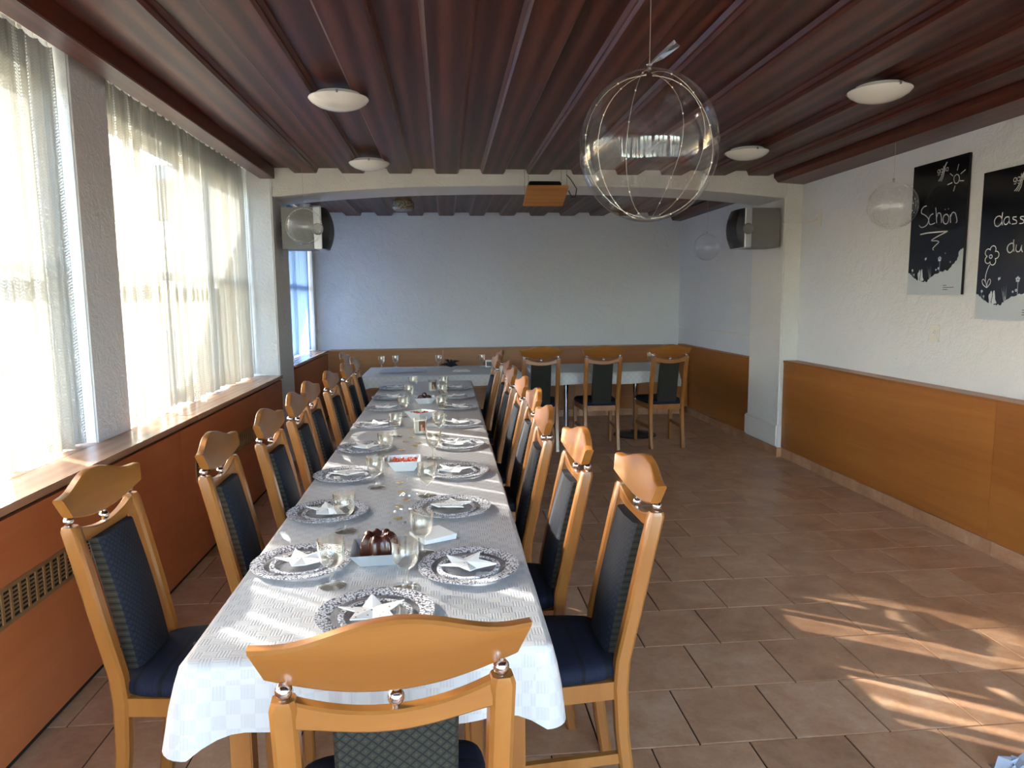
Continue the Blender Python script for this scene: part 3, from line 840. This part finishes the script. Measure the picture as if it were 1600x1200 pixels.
# scattered little stars and clear beads
st = MB(); pl = []
for k in range(10):
    a = PI/2+PI*k/5; rd = .017 if k % 2 == 0 else .008; pl.append((rd*math.cos(a), rd*math.sin(a)))
st.prism(pl, 0, .003); star_me = st.mesh('table_star', 'gold', bevel=.0006)
SP = [(-.203, 2.86), (-.187, 2.72), (-.161, 2.60), (-.184, 2.525), (-.177, 2.38), (-.233, 2.23), (-.172, 3.586), (-.233, 3.50), (-.225, 3.70), (-.198, 3.80), (-.221, 4.05), (-.156, 3.66), (-.19, 4.25), (-.15, 4.62), (-.20, 4.80), (-.15, 3.30)]
for x, y in SP:
    o = link('table_star', star_me, None, (x, y, TZ+.003), random.uniform(0, 6)); tag(o, 'small gold star scattered along the middle of the tablecloth', 'star', 'gold table stars')
bead = MB().lathe([(.001, 0), (.005, .003), (.006, .006), (.001, .010)], 6).mesh('clear_bead', 'crystal')
for i in range(14):
    x, y = -.17+random.uniform(-.035, .05), random.choice([2.32, 2.46, 2.60, 2.66, 2.86, 2.31, 2.47])+random.uniform(-.02, .02)
    if any((x-a)**2+(y-b)**2 < .0006 for a, b in SP): continue
    o = link('clear_bead', bead, None, (x, y, TZ+.002)); tag(o, 'tiny clear bead scattered among the gold stars', 'bead', 'clear table beads')
# things on the cross table
def crumple(name, label, x, y, w, d, seed, mat, cat, h=.02, z=TZ+.001):
    r = random.Random(seed); n = 8; vs = []; fs = []
    for i in range(n+1):
        for j in range(n+1):
            e = 0 if i in (0, n) or j in (0, n) else 1
            vs.append((lerp(-w, w, i/n)+r.uniform(-.01, .01), lerp(-d, d, j/n)+r.uniform(-.01, .01), .002+e*r.uniform(.2, 1)*h))
    for i in range(n):
        for j in range(n):
            a = i*(n+1)+j; fs.append((a, a+n+1, a+n+2, a+1))
    o = MB().add(vs, fs).build(name, mat, None, smooth=True, loc=(x, y, z)); tag(o, label, cat); return o
crumple('folded_cloth', 'pale blue folded cloth on the window end of the cross table', -.45, 7.40, .24, .18, 3, 'pale_cloth', 'cloth')
crumple('paper_napkin', 'crumpled white napkin in the middle of the cross table', .15, 7.25, .09, .07, 5, 'paper', 'napkin')
fl_ = empty('dark_decoration', (.04, 7.72, TZ)); tag(fl_, 'dark spiky decoration lying on the cross table', 'decoration')
rr_ = random.Random(4)
for i in range(9):
    a = i*.7; ln = rr_.uniform(.06, .13); z1 = rr_.uniform(.01, .09)
    MB().tube([(0, 0, .012), (ln*.5*math.cos(a), ln*.5*math.sin(a), z1*.8+.012), (ln*math.cos(a), ln*math.sin(a), z1)], [.012, .016, .004], 6).build('leaf', 'dark_leaf', fl_, smooth=True)
c = empty('candle_jar', (.45, 7.66, TZ+.001)); tag(c, 'small dark labelled candle jar on the cross table', 'candle', 'photo candle jars')
MB().lathe([(.001, 0), (.034, 0), (.036, .004), (.036, .075), (.033, .075), (.033, .05), (.001, .05)], 20).build('jar', 'white_plastic', c, smooth=True)
MB().box(-.026, .026, -.039, -.034, .015, .06).build('photo_label', 'black_plastic', c)

crumple('paper_scrap', 'pale grey crumpled paper on the floor tiles at the lower right corner', 1.78, 1.90, .075, .06, 8, 'pale_cloth', 'paper', .05, .0)
# ---------------------------------------------------------------- ceiling lamps, balloons
def ceiling_lamp(x, y, label):
    c = empty('ceiling_lamp', (x, y, 2.55)); tag(c, label, 'lamp', 'flush white ceiling lamps')
    MB().lathe([(.001, 0), (.115, 0), (.118, -.012), (.125, -.022), (.001, -.022)], 36).build('lamp_base', 'white_paint', c, smooth=True)
    MB().lathe([(.152, -.020), (.154, -.024), (.140, -.040), (.110, -.058), (.07, -.071), (.03, -.078), (.001, -.080)], 40).build('glass_shade', 'lamp_glass', c, smooth=True)
    for a in (.6, 2.7, 4.8):
        MB().box(-.005, .005, -.004, .008, -.03, -.014).build('shade_clip', 'steel', c, loc=(.151*math.cos(a), .151*math.sin(a), 0))
ceiling_lamp(-.53, 3.90, 'white dome ceiling lamp nearer the camera on the window side')
ceiling_lamp(-.56, 5.68, 'white dome ceiling lamp next to the arch on the window side')
ceiling_lamp(2.23, 3.60, 'white dome ceiling lamp nearer the camera on the poster side')
ceiling_lamp(2.20, 5.15, 'white dome ceiling lamp next to the arch on the poster side')
c = empty('ceiling_lamp', (-.43, 7.84, 2.55)); tag(c, 'old cut-glass ceiling lamp in the far room', 'lamp')
MB().lathe([(.001, 0), (.09, 0), (.09, -.02), (.001, -.02)], 24).build('brass_cap', 'brass', c, smooth=True)
n = N('amber_glass'); n.pbr(n.ramp(n.noise(n.coord((1, 1, 1)), 60, 2), [(.4, srgb(110, 100, 84)), (.6, srgb(176, 166, 146))]), .2)
MB().lathe([(.10, -.02), (.115, -.03), (.118, -.09), (.10, -.115), (.04, -.125), (.001, -.125)], 14).build('glass_shade', 'amber_glass', c)

def balloon(x, y, z, r, label, top, wires=6, dots=False, stretch=1.06, seed=1):
    rd = random.Random(seed)
    c = empty('clear_balloon', (x, y, z)); tag(c, label, 'balloon', 'clear hanging balloons')
    prof = []
    for i in range(33):
        a = PI*i/32; prof.append((max(.0015, r*math.sin(a)), -r*stretch*math.cos(a)))
    MB().lathe(prof, 64).build('balloon_skin', 'balloon_film', c, smooth=True)
    zt = r*stretch
    MB().lathe([(.003, zt-.002), (.008, zt+.004), (.006, zt+.012), (.010, zt+.018), (.004, zt+.024)], 10).build('knot', 'crystal', c, smooth=True)
    if r > .2:
        MB().loft([[(0, -.002, zt+.016), (.004, 0, zt+.016), (0, .002, zt+.016), (-.004, 0, zt+.016)], [(.035, -.004, zt+.045), (.045, 0, zt+.036), (.038, .004, zt+.045), (.03, 0, zt+.052)],
                   [(.085, -.003, zt+.085), (.098, 0, zt+.075), (.088, .003, zt+.088), (.078, 0, zt+.094)]]).build('balloon_tail', 'crystal', c)
    MB().tube([(0, 0, zt+.015), (.002, 0, (zt+top-z)/2), (0, 0, top-z)], .0012, 5).build('hanging_string', 'copper_wire', c)
    for i in range(wires):
        a0 = 2*PI*i/wires+rd.uniform(-.3, .3); tw = rd.uniform(-.5, .5); rr = r*rd.uniform(.93, .985)
        pts = []
        for k in range(21):
            a = PI*(k+.3)/20.6; th = a0+tw*math.cos(a)
            pts.append((rr*math.sin(a)*math.cos(th), rr*math.sin(a)*math.sin(th), -rr*stretch*math.cos(a)))
        w = MB().tube(pts, .0009 if r > .2 else .0006, 4).build('light_wire', 'copper_wire', c)
        for k in range(2, 20, 3 if not dots else 2):
            MB().ball(pts[k], .0028 if r > .2 else .0036, 6).build('light_bead', 'wax', w)
balloon(.656, 2.30, 1.972, .2215, 'large clear balloon with wire lights hanging over the table side', 2.592, 6, seed=2)
balloon(2.98, 4.60, 2.079, .157, 'clear balloon with light beads hanging beside the first black poster', 2.485, 6, True, 1.0, seed=3)
balloon(-1.13, 6.02, 2.085, .148, 'clear balloon hanging in front of the left loudspeaker', 2.55, 2, False, 1.0, seed=4)
balloon(2.66, 7.15, 1.985, .135, 'clear balloon half hidden behind the right loudspeaker', 2.55, 2, False, 1.0, seed=5)

# ---------------------------------------------------------------- loudspeakers, projector shelf
def speaker(x, y, z, flip, label):
    c = empty('loudspeaker', (x, y, z)); c.scale = (1, 1, 1); tag(c, label, 'loudspeaker', 'wall loudspeakers'); s = -1 if flip else 1
    h = .175
    def rr(pts, mt, nm, z0=-h, z1=h, **k):
        MB().prism([(s*a, b) for a, b in pts], z0, z1, 'Z').build(nm, mt, c, **k)
    rr([(0, -.13), (.27, -.15), (.27, .15), (0, .13)], 'speaker_grey', 'cabinet', bevel=.004)
    rr([(.2701, -.152), (.33, -.155), (.345, -.14), (.345, .14), (.33, .155), (.2701, .152)], 'silver_plastic', 'baffle', bevel=.004)
    mb = MB(); rings = []
    for i in range(9):
        t = -1+2*i/8; e = (1-t*t)**.5 if abs(t) < 1 else 0
        d = .345+.012+.045*(1-t**2)
        zz = t*(h-.004)
        rings.append([(s*.338, -.150, zz), (s*d, -.120, zz), (s*(d+.012), 0, zz), (s*d, .120, zz), (s*.338, .150, zz)])
    mb.loft(rings).build('front_grille', 'black_plastic', c, smooth=True)
    MB().lathe([(.001, 0), (.05, 0), (.045, .012), (.001, .004)], 20).build('port_ring', 'speaker_grey', c, smooth=True, loc=(s*.305, -.156, -.01)).rotation_euler = (PI/2, 0, 0)
    MB().box(min(0, -s*.03), max(0, -s*.03), -.04, .04, -.06, .06).build('wall_bracket', 'black_metal', c)
speaker(-1.372, 6.43, 2.10, False, 'grey loudspeaker with black front on the left pier of the arch')
speaker(3.02, 6.43, 2.10, True, 'grey loudspeaker with black front on the right pillar of the arch')

ps = empty('projector_shelf', (.835, 5.95, 2.325)); tag(ps, 'wooden projector shelf hanging from the ceiling on wires before the arch', 'shelf')
ps.rotation_euler = (math.radians(-20), 0, 0)
MB().box(-.168, .168, -.16, .16, -.011, .011).build('shelf_board', 'shelf_wood', ps, bevel=.002)
import mathutils
rotm = Matrix.Rotation(math.radians(20), 4, 'X')
for sx in (-1, 1):
    for sy in (-1, 1):
        p0 = Vector((sx*.155, sy*.145, .0)); world_up = rotm @ Vector((0, 0, 1))
        zw = 2.325+(Matrix.Rotation(math.radians(-20), 3, 'X') @ p0).z
        MB().tube([p0, p0+world_up*(2.556-zw)], .0016, 5).build('hanging_wire', 'steel', ps)
pj = empty('projector', (.82, 5.95, 2.339)); pj.rotation_euler = (math.radians(-20), 0, 0); tag(pj, 'flat black projector lying on the hanging wooden shelf', 'projector')
MB().box(-.135, .135, -.11, .11, .003, .062).build('body', 'black_plastic', pj, bevel=.01)
MB().lathe([(.001, 0), (.026, 0), (.024, .018), (.001, .012)], 18).build('lens', 'black_metal', pj, loc=(.06, .108, .034)).rotation_euler = (-PI/2, 0, 0)
cb = MB().tube([(1.02, 5.90, 2.36), (1.06, 5.98, 2.32), (1.10, 6.03, 2.33), (1.12, 6.08, 2.40), (1.10, 6.14, 2.46), (1.09, 6.2, 2.50), (1.06, 6.24, 2.545)], .004, 6).build('projector_cable', 'black_plastic', smooth=True)
tag(cb, 'black cable looping from the projector up to the arch', 'cable')

# ---------------------------------------------------------------- right wall: conduit, sockets, posters
cd = empty('cable_conduit', (3.2, 6.05, 2.13)); tag(cd, 'thin white conduit running from the speaker round the pillar to a cover plate', 'conduit')
MB().tube([(3.04-3.2, .26, .014), (3.043-3.2, .20, .012), (3.043-3.2, .207, .012)], .006, 6).build('pillar_run', 'white_plastic', cd)
MB().box(3.04-3.2, .005, .203, .215, .005, .019).build('front_run', 'white_plastic', cd)
MB().box(-.004, .008, -.06, .21, .004, .018).build('wall_run', 'white_plastic', cd)
MB().box(.003, .012, -.13, -.045, -.05, .055).build('cover_plate', 'white_plastic', cd, bevel=.002)
MB().ball((0.002, -.05, .011), .006, 8).build('cable_hole', 'black_plastic', cd)
so = empty('wall_socket', (XR, 4.42, 1.238)); tag(so, 'small white wall socket below the first black poster', 'socket')
MB().box(-.010, .002, -.042, .042, -.055, .055).build('plate', 'white_plastic', so, bevel=.003)
MB().lathe([(.001, 0), (.02, 0), (.02, .003), (.001, .003)], 6).build('insert', 'white_paint', so, loc=(-.010, 0, 0)).rotation_euler = (0, -PI/2, 0)
for dy, dz in ((-.008, 0), (.008, 0), (0, .008)):
    MB().ball((-.0132, dy, dz), .0022, 6).build('contact_hole', 'black_plastic', so)

def ribbon(pts, w=.004):
    """flat chalk stroke in the plane of the board: points are (along, up)"""
    out = MB(); n = len(pts)
    L, R_ = [], []
    for i in range(n):
        a = pts[max(0, i-1)]; b = pts[min(n-1, i+1)]
        d = math.hypot(b[0]-a[0], b[1]-a[1]) or 1
        nx, ny = -(b[1]-a[1])/d*w/2, (b[0]-a[0])/d*w/2
        L.append((pts[i][0]+nx, pts[i][1]+ny)); R_.append((pts[i][0]-nx, pts[i][1]-ny))
    for i in range(n-1):
        out.add([(-.0024, *L[i]), (-.0024, *R_[i]), (-.0024, *R_[i+1]), (-.0024, *L[i+1])], [(0, 1, 2, 3)])
    return out
def smooth_pts(p, k=5):
    if len(p) < 3: return p
    out = []
    for i in range(len(p)-1):
        p0, p1, p2, p3 = p[max(0, i-1)], p[i], p[i+1], p[min(len(p)-1, i+2)]
        for j in range(k):
            t = j/k
            out.append(tuple(.5*((2*p1[q])+(-p0[q]+p2[q])*t+(2*p0[q]-5*p1[q]+4*p2[q]-p3[q])*t*t+(-p0[q]+3*p1[q]-3*p2[q]+p3[q])*t**3) for q in (0, 1)))
    return out+[p[-1]]
def circ(cx, cy, rx, ry, k=18, a0=0, a1=2*PI): return [(cx+rx*math.cos(a0+(a1-a0)*i/k), cy+ry*math.sin(a0+(a1-a0)*i/k)) for i in range(k+1)]
# board coordinates: a runs from the left edge (0) to the right (.52), b from the bottom (0) to the top (.857); on the wall a goes towards -Y
def board(label, y_left, z_low, strokes, w=.52, h=.857):
    b = empty('chalk_poster', (3.188, y_left, z_low)); tag(b, label, 'poster', 'black chalk posters')
    MB().box(-.001, .016, -w, 0, 0, h).build('panel', ['board_black'], b)
    q = [(0, 0), (w, 0)]
    # meadow silhouette printed in pale grey along the foot
    rd = random.Random(12)
    top = [(.52, .281), (.505, .277), (.479, .264), (.481, .241), (.467, .209), (.445, .192), (.42, .173), (.394, .151), (.353, .147), (.311, .139), (.254, .121), (.215, .098), (.198, .083), (.168, .082), (.1365, .084), (.104, .095), (.063, .112), (.029, .136), (0, .150)]
    jag = []
    for i in range(len(top)-1):
        p, r_ = top[i], top[i+1]
        for j in range(3):
            t = j/3; jag.append((lerp(p[0], r_[0], t), lerp(p[1], r_[1], t)+(rd.uniform(0, .010) if j else 0)))
    jag.append(top[-1])
    mb = MB()
    for i in range(len(jag)-1):
        (a0, b0), (a1, b1) = jag[i], jag[i+1]
        mb.add([(-.0015, -a0, 0), (-.0015, -a1, 0), (-.0015, -a1, b1), (-.0015, -a0, b0)], [(0, 1, 2, 3)])
    md = mb.build('meadow_print', 'board_pale', b)
    def shape(pts, nm):
        m_ = MB(); k = len(pts); m_.add([(-.0016, -a, c_) for a, c_ in pts], [tuple(range(k))]); m_.build(nm, 'board_pale', md)
    # couple
    shape([(a+.026, .083+(c_-.10)*.85) for a, c_ in [(.082, .095), (.080, .135), (.074, .16), (.078, .175), (.086, .182), (.090, .196), (.098, .197), (.100, .184), (.104, .172), (.101, .15), (.096, .125), (.092, .095)]], 'standing_figure')
    shape([(a+.026, .083+(c_-.10)*.85) for a, c_ in [(.112, .092), (.100, .125), (.108, .165), (.106, .185), (.112, .20), (.120, .20), (.122, .184), (.126, .165), (.128, .14), (.140, .118), (.138, .112), (.120, .110), (.118, .092)]], 'dress_figure')
    # grass blades, flowers and butterflies
    for a0, b0, a1, b1 in ((.222, .10, .195, .19), (.226, .10, .212, .195), (.232, .105, .230, .20), (.236, .108, .204, .17), (.04, .125, .048, .17), (.06, .11, .07, .145)):
        shape([(a0-.002, b0), (a1, b1), (a0+.002, b0)], 'grass_blade')
    def flower(a, c_, r_):
        for k in range(5):
            an = PI/2+2*PI*k/5
            shape(circ(a+r_*.6*math.cos(an), c_+r_*.6*math.sin(an), r_*.42, r_*.42, 8)[:-1], 'petal')
    flower(.310, .229, .017); shape([(.312, .138), (.311, .218), (.314, .218), (.315, .138)], 'flower_stem')
    flower(.280, .160, .007); flower(.303, .168, .009); flower(.410, .205, .006); flower(.045, .165, .009); flower(.062, .135, .008); flower(.360, .262, .005)
    shape([(.164, .237), (.172, .246), (.1765, .238), (.184, .249), (.182, .230), (.1765, .232), (.170, .223)], 'butterfly')
    for i, (a0, a1) in enumerate(((.355, .388), (.355, .455), (.355, .40))):
        MB().box(-.0018, -.0015, -a1, -a0, .056-i*.013, .060-i*.013).build('fine_print', 'fine_print', md)
    for nm, w_, pts in strokes:
        ribbon([(-a, c_) for a, c_ in smooth_pts(pts)], w_).build(nm, 'chalk', b)
    return b
def logo(a, c_):
    out = []
    for i, ch in enumerate('ggba'):
        x = a+i*.0265
        out.append(('logo_letter', .0035, circ(x, c_, .0095, .011, 12)))
        if ch == 'g': out.append(('logo_letter', .0035, [(x+.0095, c_+.011), (x+.0095, c_-.016), (x+.004, c_-.024), (x-.006, c_-.021)]))
        if ch == 'b': out.append(('logo_letter', .0035, [(x-.0095, c_-.011), (x-.0095, c_+.028)]))
        if ch == 'a': out.append(('logo_letter', .0035, [(x+.0095, c_+.011), (x+.0095, c_-.011)]))
    for i in range(3):
        out.append(('logo_swoosh', .004, [(a+.002+i*.014, c_-.062-.003*i), (a+.022+i*.012, c_-.044), (a+.040+i*.007, c_-.012), (a+.052+i*.004, c_+.02), (a+.072+i*.003, c_+.046)]))
    return out
S1 = logo(.250, .789)
S1 += [('sun_circle', .005, [(.4211, .7429), (.4018, .7345), (.3969, .7145), (.4055, .6946), (.4229, .6873), (.4389, .694), (.445, .7137), (.4365, .7334), (.4211, .7429)])]
for p, q in (((.432, .803), (.421, .765)), ((.4936, .7588), (.4531, .7398)), ((.359, .757), (.388, .7373)), ((.4483, .6994), (.4861, .6934)), ((.341, .6915), (.3849, .6978)), ((.4106, .6753), (.3982, .6424))):
    S1.append(('sun_ray', .005, [p, q]))
S1 += [('letter_S', .006, [(.154, .583), (.126, .581), (.105, .563), (.107, .5405), (.143, .524), (.179, .495), (.171, .464), (.142, .449), (.107, .449), (.088, .465)]),
       ('letter_c', .006, [(.223, .525), (.196, .516), (.183, .49), (.194, .4605), (.223, .459), (.246, .464)]),
       ('letter_h', .006, [(.243, .562), (.2535, .512), (.261, .462)]), ('letter_h', .006, [(.258, .497), (.268, .522), (.290, .519), (.301, .497), (.3065, .458)]),
       ('letter_o', .006, [(.351, .508), (.327, .501), (.319, .4756), (.332, .453), (.353, .447), (.369, .461), (.371, .489), (.351, .508)]),
       ('umlaut_dot', .006, [(.331, .5385), (.336, .539)]), ('umlaut_dot', .006, [(.362, .5385), (.367, .539)]),
       ('letter_n', .006, [(.384, .502), (.391, .449)]), ('letter_n', .006, [(.388, .487), (.402, .511), (.426, .506), (.442, .476), (.4466, .453), (.439, .444)]),
       ('underline', .008, [(.104, .401), (.176, .405), (.265, .403), (.371, .3986)]),
       ('underline', .006, [(.371, .3986), (.289, .378), (.225, .3565), (.233, .3495), (.27, .347), (.2926, .337), (.258, .315), (.239, .299), (.248, .288)])]
board('black chalk poster reading Schön with a chalk sun, nearer the pillar', 4.70, 1.49, S1)
S2 = logo(.238, .782)
S2 += [('letter_d', .006, [(.149, .593), (.124, .5915), (.108, .572), (.114, .545), (.137, .536), (.159, .551), (.163, .574), (.149, .593)]), ('letter_d', .006, [(.165, .6125), (.163, .574), (.17, .5395)]),
       ('letter_a', .006, [(.212, .582), (.19, .58), (.178, .56), (.188, .542), (.207, .544), (.218, .564), (.212, .582)]), ('letter_a', .006, [(.216, .581), (.2185, .556), (.2275, .541)]),
       ('letter_s', .006, [(.269, .575), (.245, .576), (.246, .565), (.2685, .555), (.27, .54), (.238, .539)]), ('letter_s', .006, [(.32, .572), (.299, .572), (.299, .562), (.32, .551), (.318, .537), (.292, .536)]),
       ('letter_d', .006, [(.248, .433), (.227, .424), (.2175, .404), (.228, .384), (.247, .381), (.262, .397), (.265, .422), (.248, .433)]), ('letter_d', .006, [(.262, .451), (.261, .418), (.269, .3835)]),
       ('letter_u', .006, [(.284, .422), (.281, .395), (.293, .382), (.311, .387), (.32, .418)]), ('letter_u', .006, [(.32, .418), (.32, .393), (.3305, .3775)])]
for k in range(5):
    an = PI/2-.25+2*PI*k/5
    S2.append(('flower_petal', .005, circ(.104+.034*math.cos(an), .371+.036*math.sin(an), .022, .021, 10, an-PI*.62, an+PI*.62)))
S2 += [('flower_eye', .005, circ(.0985, .366, .011, .010, 12)), ('flower_stalk', .005, [(.094, .320), (.0765, .285), (.068, .25), (.071, .2187)]),
       ('flower_leaf', .005, [(.083, .185), (.054, .203), (.043, .226), (.054, .235), (.074, .214), (.084, .187)]), ('flower_leaf', .005, [(.084, .187), (.086, .214), (.096, .2336), (.108, .231), (.107, .209), (.084, .185)])]
board('black chalk poster reading dass du with a chalk flower, cut by the frame', 4.05, 1.343, S2)
